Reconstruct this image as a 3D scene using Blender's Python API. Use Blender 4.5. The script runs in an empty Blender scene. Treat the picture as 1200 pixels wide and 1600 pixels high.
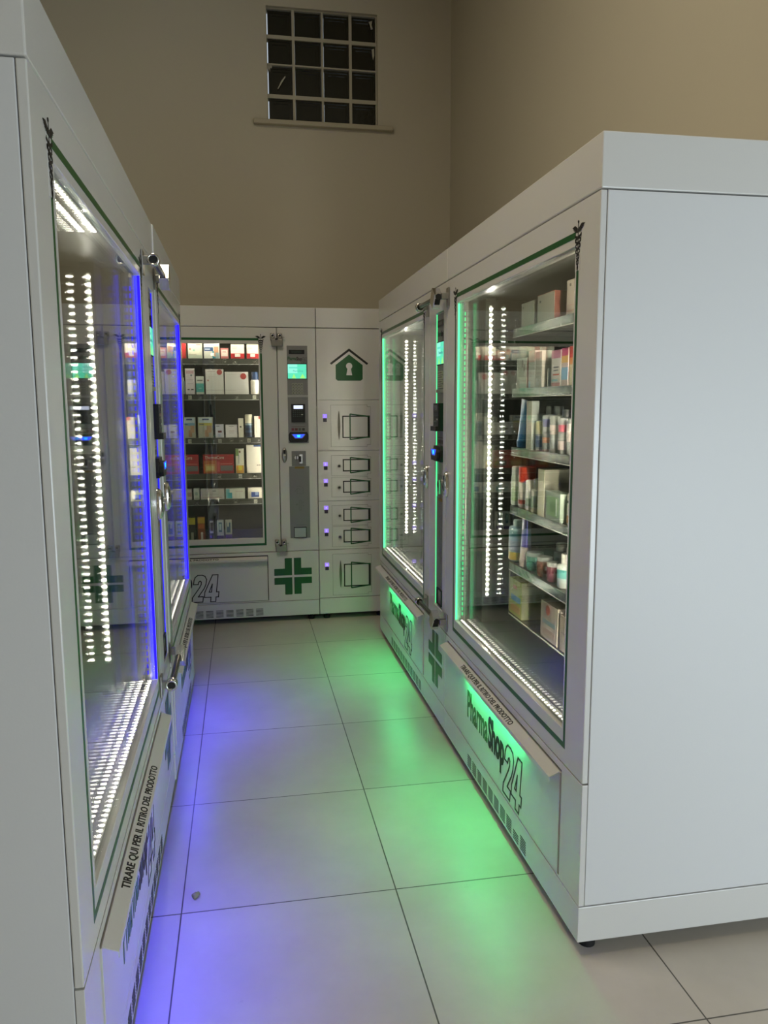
import bpy, math, random
from mathutils import Matrix, Vector
random.seed(4)
S = bpy.context.scene
COL = S.collection
PI = math.pi
# ---------------------------------------------------------------- camera
F, YAW, PIT, ROL, CH = 1219.92, .1791, .1370, -.0041, 1.43
fw = Vector((math.sin(YAW)*math.cos(PIT), math.cos(YAW)*math.cos(PIT), -math.sin(PIT)))
r0 = Vector((math.cos(YAW), -math.sin(YAW), 0)); u0 = r0.cross(fw)
r_ = math.cos(ROL)*r0 + math.sin(ROL)*u0; u_ = -math.sin(ROL)*r0 + math.cos(ROL)*u0
cd = bpy.data.cameras.new('camera'); co = bpy.data.objects.new('camera', cd); COL.objects.link(co)
co.matrix_world = Matrix(((r_.x, u_.x, -fw.x, 0), (r_.y, u_.y, -fw.y, 0), (r_.z, u_.z, -fw.z, CH), (0, 0, 0, 1)))
cd.sensor_fit = 'HORIZONTAL'; cd.sensor_width = 36; cd.lens = 36*F/1200; cd.clip_start = .02
S.camera = co
# ---------------------------------------------------------------- view, world, lights
S.view_settings.view_transform = 'Standard'; S.view_settings.look = 'None'
S.view_settings.gamma = 1; S.view_settings.use_curve_mapping = False
S.view_settings.exposure = 0.0
S.render.engine = 'CYCLES'
S.cycles.max_bounces = 14; S.cycles.diffuse_bounces = 4; S.cycles.glossy_bounces = 8
S.cycles.transmission_bounces = 4; S.cycles.transparent_max_bounces = 40
S.cycles.caustics_reflective = False; S.cycles.caustics_refractive = False
S.cycles.sample_clamp_indirect = 120
W = bpy.data.worlds.new('world'); S.world = W; W.use_nodes = True
bg = W.node_tree.nodes['Background']; bg.inputs[0].default_value = (.80, .90, 1, 1); bg.inputs[1].default_value = .55

def area(name, loc, rot, sx, sy, power, col):
    l = bpy.data.lights.new(name, 'AREA'); l.shape = 'RECTANGLE'; l.size = sx; l.size_y = sy
    l.energy = power; l.color = col
    o = bpy.data.objects.new(name, l); COL.objects.link(o); o.location = loc; o.rotation_euler = rot
    return o
# daylight through the shop's open front (behind the viewer, to the right)
area('daylight_opening', (2.45, -1.5, .80), (PI/2, 0, 0), 1.5, 1.5, 68, (.76, .90, 1))
# unseen warm fill added at the ceiling to brighten walls and aisle
area('ceiling_fill', (-.45, 1.9, 4.5), (0, 0, 0), .9, 1.4, 52, (1, .87, .66))

# ---------------------------------------------------------------- materials
def hexc(h):
    v = [int(h[i:i+2], 16)/255 for i in (0, 2, 4)]
    return tuple((c/12.92 if c <= .04045 else ((c+.055)/1.055)**2.4) for c in v)
MC = {}
def mat(col, rough=.5, metal=0, emit=0, key=None, coat=0, bump=0, bscale=200, alpha=None, spec=.5):
    if isinstance(col, str): col = hexc(col)
    k = key or (tuple(round(c, 4) for c in col), rough, metal, emit, coat, bump, spec)
    if k in MC: return MC[k]
    m = bpy.data.materials.new('material'); m.use_nodes = True; nt = m.node_tree
    b = nt.nodes['Principled BSDF']
    b.inputs['Base Color'].default_value = (*col, 1); b.inputs['Roughness'].default_value = rough
    b.inputs['Metallic'].default_value = metal; b.inputs['Specular IOR Level'].default_value = spec
    if coat: b.inputs['Coat Weight'].default_value = coat; b.inputs['Coat Roughness'].default_value = .05
    if emit:
        b.inputs['Emission Color'].default_value = (*col, 1); b.inputs['Emission Strength'].default_value = emit
    if bump:
        n = nt.nodes.new('ShaderNodeTexNoise'); n.inputs['Scale'].default_value = bscale
        tc = nt.nodes.new('ShaderNodeTexCoord'); nt.links.new(tc.outputs['Object'], n.inputs['Vector'])
        bp = nt.nodes.new('ShaderNodeBump'); bp.inputs['Strength'].default_value = bump; bp.inputs['Distance'].default_value = .002
        nt.links.new(n.outputs['Fac'], bp.inputs['Height']); nt.links.new(bp.outputs[0], b.inputs['Normal'])
    MC[k] = m
    return m

def emission(col, st):
    k = ('em', col, st)
    if k in MC: return MC[k]
    m = bpy.data.materials.new('glow'); m.use_nodes = True; nt = m.node_tree; nt.nodes.clear()
    e = nt.nodes.new('ShaderNodeEmission'); e.inputs[0].default_value = (*col, 1); e.inputs[1].default_value = st
    o = nt.nodes.new('ShaderNodeOutputMaterial'); nt.links.new(e.outputs[0], o.inputs[0])
    MC[k] = m; return m

def glass_mat(tint=(.96, .985, .975), f0=.04):
    k = ('glass', tint, f0)
    if k in MC: return MC[k]
    m = bpy.data.materials.new('clear_glass'); m.use_nodes = True; nt = m.node_tree; nt.nodes.clear()
    N = nt.nodes.new; L = nt.links.new
    lw = N('ShaderNodeLayerWeight'); lw.inputs[0].default_value = .5
    p = N('ShaderNodeMath'); p.operation = 'POWER'; L(lw.outputs['Facing'], p.inputs[0]); p.inputs[1].default_value = 5
    a = N('ShaderNodeMath'); a.operation = 'MULTIPLY_ADD'; L(p.outputs[0], a.inputs[0]); a.inputs[1].default_value = .62; a.inputs[2].default_value = f0
    t = N('ShaderNodeBsdfTransparent'); t.inputs[0].default_value = (*tint, 1)
    g = N('ShaderNodeBsdfGlossy'); g.inputs['Roughness'].default_value = 0; g.inputs[0].default_value = (1, 1, 1, 1)
    mx = N('ShaderNodeMixShader'); L(a.outputs[0], mx.inputs[0]); L(t.outputs[0], mx.inputs[1]); L(g.outputs[0], mx.inputs[2])
    o = N('ShaderNodeOutputMaterial'); L(mx.outputs[0], o.inputs[0])
    MC[k] = m; return m

def powder_white():
    m = mat((.70, .69, .665), .22, key='powder', bump=.06, bscale=260)
    nt = m.node_tree; b = nt.nodes['Principled BSDF']
    n = nt.nodes.new('ShaderNodeTexNoise'); n.inputs['Scale'].default_value = 1.7; n.inputs['Detail'].default_value = 4
    tc = nt.nodes.new('ShaderNodeTexCoord'); nt.links.new(tc.outputs['Object'], n.inputs['Vector'])
    mr = nt.nodes.new('ShaderNodeMapRange'); mr.inputs['To Min'].default_value = .16; mr.inputs['To Max'].default_value = .30
    nt.links.new(n.outputs['Fac'], mr.inputs['Value']); nt.links.new(mr.outputs[0], b.inputs['Roughness'])
    return m
WHITE = powder_white()
SIDE = mat((.72, .725, .73), .45, key='sidewhite', bump=.05)
GREENP = mat('0a5623', .35); BLACK = mat('0b0b0a', .4); INK = mat('151412', .5)
CHROME = mat((.72, .70, .66), .12, 1); STEEL = mat((.45, .44, .42), .33, 1); BRUSH = mat((.24, .235, .23), .45, .5)
DARK = mat((.012, .012, .012), .7); INT = mat((.030, .031, .025), .42, .25, key='inner'); RUBBER = mat('0c0c0c', .8)
GLASS = glass_mat(); RAIL = mat((.50, .48, .45), .2, .95); PLAST = glass_mat((.93, .94, .93), .07)
WLED = emission((1, .90, .78), 190); TRAY = mat((.10, .10, .09), .4, .5)
PCB = mat((.55, .55, .5), .5)

# ---------------------------------------------------------------- mesh building
class MB:
    def __init__(s): s.v = []; s.f = []; s.m = []; s.mats = []; s.sm = []
    def mi(s, m):
        if m not in s.mats: s.mats.append(m)
        return s.mats.index(m)
    def add(s, vs, fs, m, smooth=False, M=None):
        o = len(s.v); k = s.mi(m)
        s.v += [tuple(M @ Vector(p)) if M else tuple(p) for p in vs]
        for f in fs: s.f.append([i+o for i in f]); s.m.append(k); s.sm.append(smooth)
        return s
    def box(s, x0, x1, y0, y1, z0, z1, m, M=None):
        v = [(x, y, z) for x in (x0, x1) for y in (y0, y1) for z in (z0, z1)]
        return s.add(v, [(0, 1, 3, 2), (4, 6, 7, 5), (0, 4, 5, 1), (2, 3, 7, 6), (0, 2, 6, 4), (1, 5, 7, 3)], m, M=M)
    def frame(s, x0, x1, z0, z1, hx0, hx1, hz0, hz1, y0, y1, m):
        # one plate with a rectangular hole
        o = [(x0, z0), (x1, z0), (x1, z1), (x0, z1)]; h = [(hx0, hz0), (hx1, hz0), (hx1, hz1), (hx0, hz1)]
        v = [(x, y0, z) for x, z in o+h] + [(x, y1, z) for x, z in o+h]
        f = []
        for i in range(4):
            j = (i+1) % 4
            f += [(i, j, 4+j, 4+i), (8+i, 12+i, 12+j, 8+j), (i, 8+i, 8+j, j), (4+i, 4+j, 12+j, 12+i)]
        return s.add(v, f, m)
    def poly(s, pts, y0, y1, m):
        # polygon in x,z extruded between y0 (front) and y1
        n = len(pts); v = [(x, y0, z) for x, z in pts] + [(x, y1, z) for x, z in pts]
        f = [tuple(range(n)), tuple(range(2*n-1, n-1, -1))] + [(i, i+n, (i+1) % n+n, (i+1) % n) for i in range(n)]
        return s.add(v, f, m)
    def lathe(s, prof, m, n=20, M=None, sx=1, sy=1):
        v = []; f = []
        for r, z in prof: v += [(r*sx*math.cos(2*PI*i/n), r*sy*math.sin(2*PI*i/n), z) for i in range(n)]
        for k in range(len(prof)-1):
            f += [(k*n+i, k*n+(i+1) % n, (k+1)*n+(i+1) % n, (k+1)*n+i) for i in range(n)]
        f += [tuple(range(n-1, -1, -1)), tuple((len(prof)-1)*n+i for i in range(n))]
        s.add(v, f[:-2], m, True, M); s.add(v, f[-2:], m, False, M); return s
    def cyl(s, p, q, r, m, n=18, smooth=True):
        p = Vector(p); q = Vector(q); d = q-p; M = Matrix.Translation(p) @ d.to_track_quat('Z', 'Y').to_matrix().to_4x4()
        return s.lathe([(r, 0), (r, d.length)], m, n, M)
    def tube(s, p, q, r, ri, m, n=20):
        p = Vector(p); q = Vector(q); d = q-p; L = d.length
        M = Matrix.Translation(p) @ d.to_track_quat('Z', 'Y').to_matrix().to_4x4()
        pr = [(r, 0), (r, L), (ri, L), (ri, 0)]; v = []; f = []
        for a, z in pr: v += [(a*math.cos(2*PI*i/n), a*math.sin(2*PI*i/n), z) for i in range(n)]
        for k in range(4):
            f += [(k*n+i, k*n+(i+1) % n, ((k+1) % 4)*n+(i+1) % n, ((k+1) % 4)*n+i) for i in range(n)]
        return s.add(v, f, m, True, M)
    def text(s, t, x, z, size, m, y=0, sx=1, off=0, outline=0, M=None, y1=None, align='LEFT', shear=0):
        # lettering facing -y, at (x, z) baseline
        c = bpy.data.curves.new('t', 'FONT'); c.body = t; c.size = size; c.offset = off; c.shear = shear; c.align_x = align
        c.resolution_u = 3
        if outline: c.fill_mode = 'NONE'; c.bevel_depth = outline; c.bevel_resolution = 0
        else: c.extrude = .0004
        o = bpy.data.objects.new('t', c); COL.objects.link(o)
        me = bpy.data.meshes.new_from_object(o.evaluated_get(bpy.context.evaluated_depsgraph_get()))
        vs = [(x+p.co.x*sx, y-(p.co.z*(.3 if outline else 1)), z+p.co.y) for p in me.vertices]
        fs = [tuple(p.vertices) for p in me.polygons]
        s.add(vs, fs, m, False, M)
        bpy.data.objects.remove(o); bpy.data.curves.remove(c); bpy.data.meshes.remove(me)
        return s
    def fit(s, t, x0, x1, z0, z1, m, cap='P', **k):
        # lettering scaled so that it fills x0..x1 and its capitals fill z0..z1
        p = MB().text(cap, 0, 0, 1, m, outline=0); h = max(v[2] for v in p.v)
        q = MB().text(t, 0, 0, 1, m, outline=0); a, b = min(v[0] for v in q.v), max(v[0] for v in q.v)
        size = (z1-z0)/h; sx = (x1-x0)/((b-a)*size)
        return s.text(t, x0-a*size*sx, z0, size, m, sx=sx, **k)
    def build(s, name, parent=None, bevel=0, label=None):
        me = bpy.data.meshes.new(name); me.from_pydata(s.v, [], s.f)
        for m in s.mats: me.materials.append(m)
        me.polygons.foreach_set('material_index', s.m); me.polygons.foreach_set('use_smooth', s.sm); me.update()
        import bmesh
        b = bmesh.new(); b.from_mesh(me); bmesh.ops.recalc_face_normals(b, faces=b.faces); b.to_mesh(me); b.free()
        o = bpy.data.objects.new(name, me); COL.objects.link(o)
        if parent: o.parent = parent
        if bevel:
            md = o.modifiers.new('bevel', 'BEVEL'); md.width = bevel; md.segments = 2; md.limit_method = 'ANGLE'; md.angle_limit = .6
        if label: o['label'] = label
        return o

def tag(o, label, cat, group=None):
    o['label'] = label; o['category'] = cat
    if group: o['group'] = group
    return o
def root(name, loc, rz, label, cat, group=None):
    o = bpy.data.objects.new(name, None); COL.objects.link(o); o.location = loc; o.rotation_euler = (0, 0, rz)
    o.empty_display_size = .1
    return tag(o, label, cat, group)
def struct(o): o['kind'] = 'structure'; return o

# ---------------------------------------------------------------- the room
XW0, XW1, XW2, YB0, YF, ZC = -1.6, 1.565, 3.3, 5.85, -1.6, 4.6
def plaster():
    m = mat((.50, .465, .37), .9, key='plaster', bump=.15, bscale=60)
    nt = m.node_tree; n = nt.nodes.new('ShaderNodeTexNoise'); n.inputs['Scale'].default_value = .8
    tc = nt.nodes.new('ShaderNodeTexCoord'); nt.links.new(tc.outputs['Object'], n.inputs['Vector'])
    cr = nt.nodes.new('ShaderNodeValToRGB'); cr.color_ramp.elements[0].color = (.47, .435, .345, 1); cr.color_ramp.elements[1].color = (.53, .49, .40, 1)
    nt.links.new(n.outputs['Fac'], cr.inputs[0]); nt.links.new(cr.outputs[0], nt.nodes['Principled BSDF'].inputs['Base Color'])
    return m
PL = plaster()
def floor_mat():
    m = bpy.data.materials.new('stone_tiles'); m.use_nodes = True; nt = m.node_tree; N = nt.nodes.new; L = nt.links.new
    b = nt.nodes['Principled BSDF']; g = N('ShaderNodeNewGeometry'); sp = N('ShaderNodeSeparateXYZ'); L(g.outputs['Position'], sp.inputs[0])
    def mth(op, a, bb=None, c=None):
        n = N('ShaderNodeMath'); n.operation = op
        for i, q in enumerate((a, bb, c)):
            if q is None: continue
            if isinstance(q, (int, float)): n.inputs[i].default_value = q
            else: L(q, n.inputs[i])
        return n.outputs[0]
    def line(ax, off):
        t = mth('DIVIDE', mth('ADD', ax, off), .62); fr = mth('FRACT', t)
        d = mth('MINIMUM', fr, mth('SUBTRACT', 1, fr)); return mth('LESS_THAN', d, .0032), mth('FLOOR', t)
    lx, ix = line(sp.outputs[0], -.413+6.2); ly, iy = line(sp.outputs[1], -2.11+6.2)
    joint = mth('MAXIMUM', lx, ly)
    n1 = N('ShaderNodeTexNoise'); n1.inputs['Scale'].default_value = 2.3; n1.inputs['Detail'].default_value = 8; n1.inputs['Roughness'].default_value = .62
    L(g.outputs['Position'], n1.inputs['Vector'])
    cr = N('ShaderNodeValToRGB'); e = cr.color_ramp.elements; e[0].position = .33; e[1].position = .7
    e[0].color = (.49, .448, .39, 1); e[1].color = (.59, .545, .48, 1); L(n1.outputs['Fac'], cr.inputs[0])
    wn = N('ShaderNodeTexWhiteNoise'); cb = N('ShaderNodeCombineXYZ'); L(ix, cb.inputs[0]); L(iy, cb.inputs[1]); L(cb.outputs[0], wn.inputs['Vector'])
    tv = mth('MULTIPLY_ADD', wn.outputs['Value'], .08, .96)
    mc = N('ShaderNodeMix'); mc.data_type = 'RGBA'; mc.blend_type = 'MULTIPLY'; mc.inputs[0].default_value = 1; L(cr.outputs[0], mc.inputs[6]); L(tv, mc.inputs[7])
    # faint scuffs
    n2 = N('ShaderNodeTexNoise'); n2.inputs['Scale'].default_value = 9; n2.inputs['Detail'].default_value = 10; n2.inputs['Roughness'].default_value = .75; L(g.outputs['Position'], n2.inputs['Vector'])
    sc = mth('MULTIPLY', mth('GREATER_THAN', n2.outputs['Fac'], .66), .12)
    m2 = N('ShaderNodeMix'); m2.data_type = 'RGBA'; L(sc, m2.inputs[0]); L(mc.outputs[2], m2.inputs[6]); m2.inputs[7].default_value = (.16, .15, .135, 1)
    m3 = N('ShaderNodeMix'); m3.data_type = 'RGBA'; L(joint, m3.inputs[0]); L(m2.outputs[2], m3.inputs[6]); m3.inputs[7].default_value = (.09, .08, .065, 1)
    L(m3.outputs[2], b.inputs['Base Color'])
    rr = mth('MULTIPLY_ADD', n1.outputs['Fac'], .15, .30); L(rr, b.inputs['Roughness']); b.inputs['Specular IOR Level'].default_value = .45
    bp = N('ShaderNodeBump'); bp.inputs['Strength'].default_value = .25; bp.inputs['Distance'].default_value = .001
    L(mth('SUBTRACT', 1, joint), bp.inputs['Height']); L(bp.outputs[0], b.inputs['Normal'])
    return m
struct(MB().box(XW0, XW2, -2.6, YB0, -.1, 0, floor_mat()).build('floor'))
struct(MB().box(XW0, XW2, YF, YB0, ZC, ZC+.1, mat((.5, .47, .40), .9)).build('ceiling'))
struct(MB().frame(XW0-.1, XW1+.1, -.1, ZC+.1, .245, 1.025, 3.405, 4.155, YB0, YB0+.12, PL).build('wall_back'))
struct(MB().poly([(-1.3, 2.09), (.05, 2.09), (-.03, 2.178), (-1.3, 2.178)], YB0-.03, YB0+.001, PL).build('trim_1'))
struct(MB().box(XW1, XW1+.1, 2.0, YB0, -.1, ZC+.1, PL).build('wall_right'))
struct(MB().box(XW1+.101, XW2, 2.0, 2.1, -.1, ZC+.1, PL).build('wall_side'))
struct(MB().box(XW2, XW2+.1, YF, 2.1, -.1, ZC+.1, PL).build('wall_far_right'))
struct(MB().box(XW0-.1, XW0, YF, YB0, -.1, ZC+.1, PL).build('wall_left'))
struct(MB().frame(XW0-.1, XW2+.1, -.1, ZC+.1, .85, 3.15, .0, 2.8, YF-.1, YF, PL).build('wall_front'))
# glass block window
def window():
    b = MB(); mortar = mat((.44, .41, .33), .9, key='mortar', bump=.3, bscale=90)
    x0, x1, z0, z1 = .245, 1.025, 3.405, 4.155; y = YB0+.03
    bars_x = [0, .187, .39, .59, .78]; bars_z = [0, .175, .385, .565, .75]
    for i, c in enumerate(bars_x):
        w = [.004, .009, .007, .010, .009][i]; b.box(x0+c-w if i else x0, x0+c+w if i < 4 else x1, y, y+.07, z0, z1, mortar)
    for i, c in enumerate(bars_z):
        w = [.006, .013, .005, .012, .004][i]; b.box(x0, x1, y+.001, y+.069, z0+c-w if i else z0, z0+c+w if i < 4 else z1, mortar)
    w = struct(b.build('window_1'))
    gb = MB(); gm = mat((.016, .015, .008), .12, key='blockglass', bump=.5, bscale=35)
    for i in range(4):
        for j in range(4):
            a0, a1, c0, c1 = x0+bars_x[i]+.012, x0+bars_x[i+1]-.012, z0+bars_z[j]+.013, z0+bars_z[j+1]-.013
            gb.frame(a0, a1, c0, c1, a0+.012, a1-.012, c0+.012, c1-.012, y+.012, y+.06, gm)
            gb.box(a0+.0125, a1-.0125, y+.024, y+.05, c0+.0125, c1-.0125, gm)
            # pillowed dished face inside each block
            gb.frame(a0+.012, a1-.012, c0+.012, c1-.012, a0+.03, a1-.03, c0+.03, c1-.03, y+.019, y+.024, gm)
    gb.build('glass_block', w)
    sl = MB().box(.143, 1.131, YB0-.045, YB0+.001, 3.372, 3.404, mat((.42, .38, .29), .7, key='sill', bump=.6, bscale=40)).build('window_sill', w, .006)
    dr = MB(); pm = mat((.42, .40, .33), .8)
    for pts in ([(.97, 4.12), (.995, 4.13), (.99, 4.10), (1.0, 4.075), (.985, 4.07), (.98, 4.095)], [(.99, 3.94), (1.008, 3.945), (1.01, 3.90), (1.0, 3.87), (.993, 3.90)],
                [(.248, 3.79), (.282, 3.80), (.28, 3.765), (.27, 3.77), (.267, 3.74), (.26, 3.765), (.252, 3.73)], [(.318, 3.635), (.322, 3.632), (.375, 3.715), (.372, 3.722), (.345, 3.69)]):
        dr.poly(pts, y+.0085, y+.0115, pm)
    dr.build('paint_drip', w)
window()
tag(MB().lathe([(.003, 0), (.0085, .001), (.0085, .013), (.006, .0155), (.006, .021), (.002, .022)], mat('8d8a5e', .5), 12, Matrix.Rotation(1.5, 4, 'Y')).build('litter_piece'),
    'small dull yellow cap lying on the floor tiles near the left machines', 'litter').matrix_world = Matrix.Translation((-.178, 2.17, .0085)) @ Matrix.Rotation(.7, 4, 'Z')

# ---------------------------------------------------------------- emblems
def caduceus(b, cx, z0, z1, y, m):
    H = z1-z0; w = H*.36
    b.poly([(cx-.0012, z0), (cx+.0012, z0), (cx+.0014, z1), (cx-.0014, z1)], y-.0006, y, m)
    b.lathe([(.0005, -.0006), (.0034, -.0005), (.0034, .0005), (.0005, .0006)], m, 10, Matrix.Translation((cx, y-.0004, z1)) @ Matrix.Rotation(PI/2, 4, 'X'))
    n = 56                                        # two serpents winding down the staff
    for sgn in (1, -1):
        L, R = [], []
        for i in range(n+1):
            t = i/n; z = z1-H*.26-t*H*.72; a = w*.40*(1-t)**.8+.0015
            x = cx+sgn*a*math.cos(t*PI*6.5); wd = .0028*(1-.5*t)
            L.append((x, z+wd)); R.append((x, z-wd))
        for i in range(n):
            b.poly([L[i], L[i+1], R[i+1], R[i]], y-.0006-.0003*(sgn+1), y, m)
    for sgn in (1, -1):                           # spread wings with feathers
        for k in range(5):
            a = .05+k*.16; ln = w*(.80-.10*k)
            p = (cx+sgn*.002, z1-H*.13-k*H*.02)
            q = (p[0]+sgn*ln*math.cos(a), p[1]+H*.06-ln*math.sin(a)*.55)
            b.poly([p, ((p[0]+q[0])/2, max(p[1], q[1])+.003), q, ((p[0]+q[0])/2, min(p[1], q[1])+.0005)], y-.0006-.0001*k, y, m)
def cross(b, cx, cz, r, y):
    a, c, g = r*.30+.004, r, .008
    for sx in (1, -1):
        for sz in (1, -1):
            pts = [(g, g), (c, g), (c, a+.012), (a+.012, a+.012), (a+.012, c), (g, c)]
            sh = [(cx+sx*p, cz+sz*q) for p, q in pts]
            b.poly([(x-.003, z-.002) for x, z in sh] if sx < 0 else [(x-.003, z) for x, z in sh], y-.0004, y, BLACK)
            b.poly(sh, y-.0009, y-.0004, GREENP)

def outline(b, pts, y, w, m):
    n = len(pts)
    for i in range(n):
        (ax, az), (bx, bz) = pts[i], pts[(i+1) % n]; dx, dz = bx-ax, bz-az; L = math.hypot(dx, dz) or 1
        ex, ez, nx, nz = dx/L*w, dz/L*w, -dz/L*w, dx/L*w
        b.poly([(ax-ex+nx, az-ez+nz), (bx+ex+nx, bz+ez+nz), (bx+ex-nx, bz+ez-nz), (ax-ex-nx, az-ez-nz)], y-.0004-(i % 2)*.0001, y+.0002, m)
def twentyfour(b, x0, x1, z0, z1, y, w, m):
    two = [(.0, 0), (.70, 0), (.75, .20), (.42, .20), (.82, .50), (.95, .66), (1.0, .84), (.90, .96), (.72, 1), (.44, 1), (.27, .93), (.18, .82), (.14, .66), (.44, .66), (.49, .75), (.58, .79), (.65, .75), (.63, .65), (.52, .54), (.03, .17)]
    four = [(.37, 0), (.68, 0), (.71, .17), (.86, .17), (.90, .36), (.75, .36), (.88, 1), (.54, 1), (.03, .36), (0, .17), (.40, .17)]
    hole = [(.30, .36), (.44, .36), (.51, .66)]
    W_ = x1-x0; H = z1-z0
    for pts, ox, sx in ((two, 0, .56), (four, .46, .60), (hole, .46, .60)):
        outline(b, [(x0+(ox+p*sx)*W_, z0+q*H) for p, q in pts], y, w, m)

# ---------------------------------------------------------------- vending machine
GREEN = dict(under=((.03, 1, .26), 108), strip=((.10, 1, .36), 1.9))
BLUE = dict(under=((.07, .055, 1), 175), strip=((.012, .006, 1), 3.0))
DEP = .735
Z_BASE, Z_PL, Z_SEAM, Z_HEAD, Z_TOP = .04, .14, .475, 1.915, 2.04
def led_dots(x, y, z0, z1, face, name, par, axis='z', pitch=.0205, mat_=None, w=.0065, h=.0055):
    """a strip of small diodes; face = direction (+1/-1) along the strip's facing axis"""
    b = MB(); n = int(round((z1-z0)/pitch)); mm = mat_ or WLED
    if axis == 'z':
        b.box(min(x, x-face*.003), max(x, x-face*.003), y-.006, y+.006, z0-.01, z1+.01, PCB)
        for i in range(n+1):
            z = z0+i*pitch; b.box(min(x, x+face*.002), max(x, x+face*.002), y-w/2, y+w/2, z-h/2, z+h/2, mm)
    else:   # runs along x, z given in y-tuple
        yy, zz = y; b.box(z0, z1, yy-.006, yy+.006, min(zz, zz-face*.003), max(zz, zz-face*.003), PCB)
        for i in range(n+1):
            xx = z0+i*pitch; b.box(xx-h/2, xx+h/2, yy-w/2, yy+w/2, min(zz, zz+face*.002), max(zz, zz+face*.002), mm)
    return b.build(name, par)

def lock_cyl(par, xa, xb, zc, box_at):
    """tubular security bar with padlock block, standing off the door front"""
    b = MB(); y = -.036
    b.cyl((xa+.012, y, zc), (xb-.005, y, zc), .0105, mat((.10, .095, .09), .25, .9), 20)
    b.tube((xa-.012, y, zc), (xa+.016, y, zc), .0185, .0125, CHROME); b.cyl((xa-.008, y, zc), (xa, y, zc), .0125, DARK)
    o = b.build('security_bar', par)
    m = MB(); m.box(xa-.006, xa+.014, y+.012, -.0005, zc-.012, zc+.012, STEEL); m.box(xa-.012, xa+.03, -.006, -.0008, zc-.042, zc+.03, STEEL)
    m.build('mounting_bracket', o, .002)
    m = MB(); m.box(xb-.004, xb+.022, y+.004, -.0005, zc-.012, zc+.012, STEEL); m.box(xb-.012, xb+.026, -.006, -.0008, zc-.04, zc+.034, STEEL)
    m.build('mounting_bracket', o, .002)
    bx = xb-.055 if box_at == 'right' else xb-.045
    R = Matrix.Translation((bx+.02, y-.004, zc-.008)) @ Matrix.Rotation(.62, 4, 'Y')
    k = MB(); k.box(-.036, .020, -.016, .016, -.030, .032, CHROME, R)
    k.cyl((bx+.046, y-.004, zc-.0), (bx+.055, y-.004, zc), .011, DARK)
    k.box(.0195, .0215, -.011, .011, -.012, .014, DARK, R)
    k.build('padlock', o, .002)
def lock_plate(par, xc, zt):
    """flat padlock bracket across a door seam"""
    b = MB(); y = -.03; m = mat((.30, .28, .24), .32, .9)
    b.box(xc-.028, xc+.042, y, -.004, zt-.086, zt-.042, m); b.box(xc-.034, xc-.008, y+.002, -.0012, zt-.05, zt-.006, m); b.box(xc+.010, xc+.04, y+.002, -.0012, zt-.05, zt-.006, m)
    o = b.build('padlock', par, .003)
    c = MB(); c.tube((xc-.02, y-.006, zt-.022), (xc-.02, y+.004, zt-.022), .0125, .007, CHROME); c.tube((xc+.025, y-.006, zt-.022), (xc+.025, y+.004, zt-.022), .0125, .007, CHROME)
    c.cyl((xc-.02, y-.003, zt-.022), (xc-.02, y+.003, zt-.022), .007, DARK); c.cyl((xc+.025, y-.003, zt-.022), (xc+.025, y+.003, zt-.022), .007, DARK)
    c.cyl((xc-.004, y-.002, zt-.045), (xc+.012, y-.002, zt-.04), .005, DARK); c.cyl((xc+.04, y+.01, zt-.03), (xc+.055, y+.01, zt-.031), .003, STEEL)
    c.build('shackle', o)
def oval_handle(par, x, z):
    b = MB(); M = Matrix.Translation((x, -.0005, z)) @ Matrix.Rotation(PI/2, 4, 'X')
    b.lathe([(1.0, 0), (.99, .006), (.9, .013), (.68, .019), (.4, .0225), (.08, .0235)], CHROME, 28, M @ Matrix.Diagonal((.019, .053, 1, 1)))
    o = b.build('door_handle', par)
    MB().cyl((x, -.030, z+.014), (x, -.021, z+.014), .008, STEEL).box(x-.0012, x+.0012, -.0308, -.0296, z+.009, z+.019, DARK).build('keyhole', o)

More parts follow.
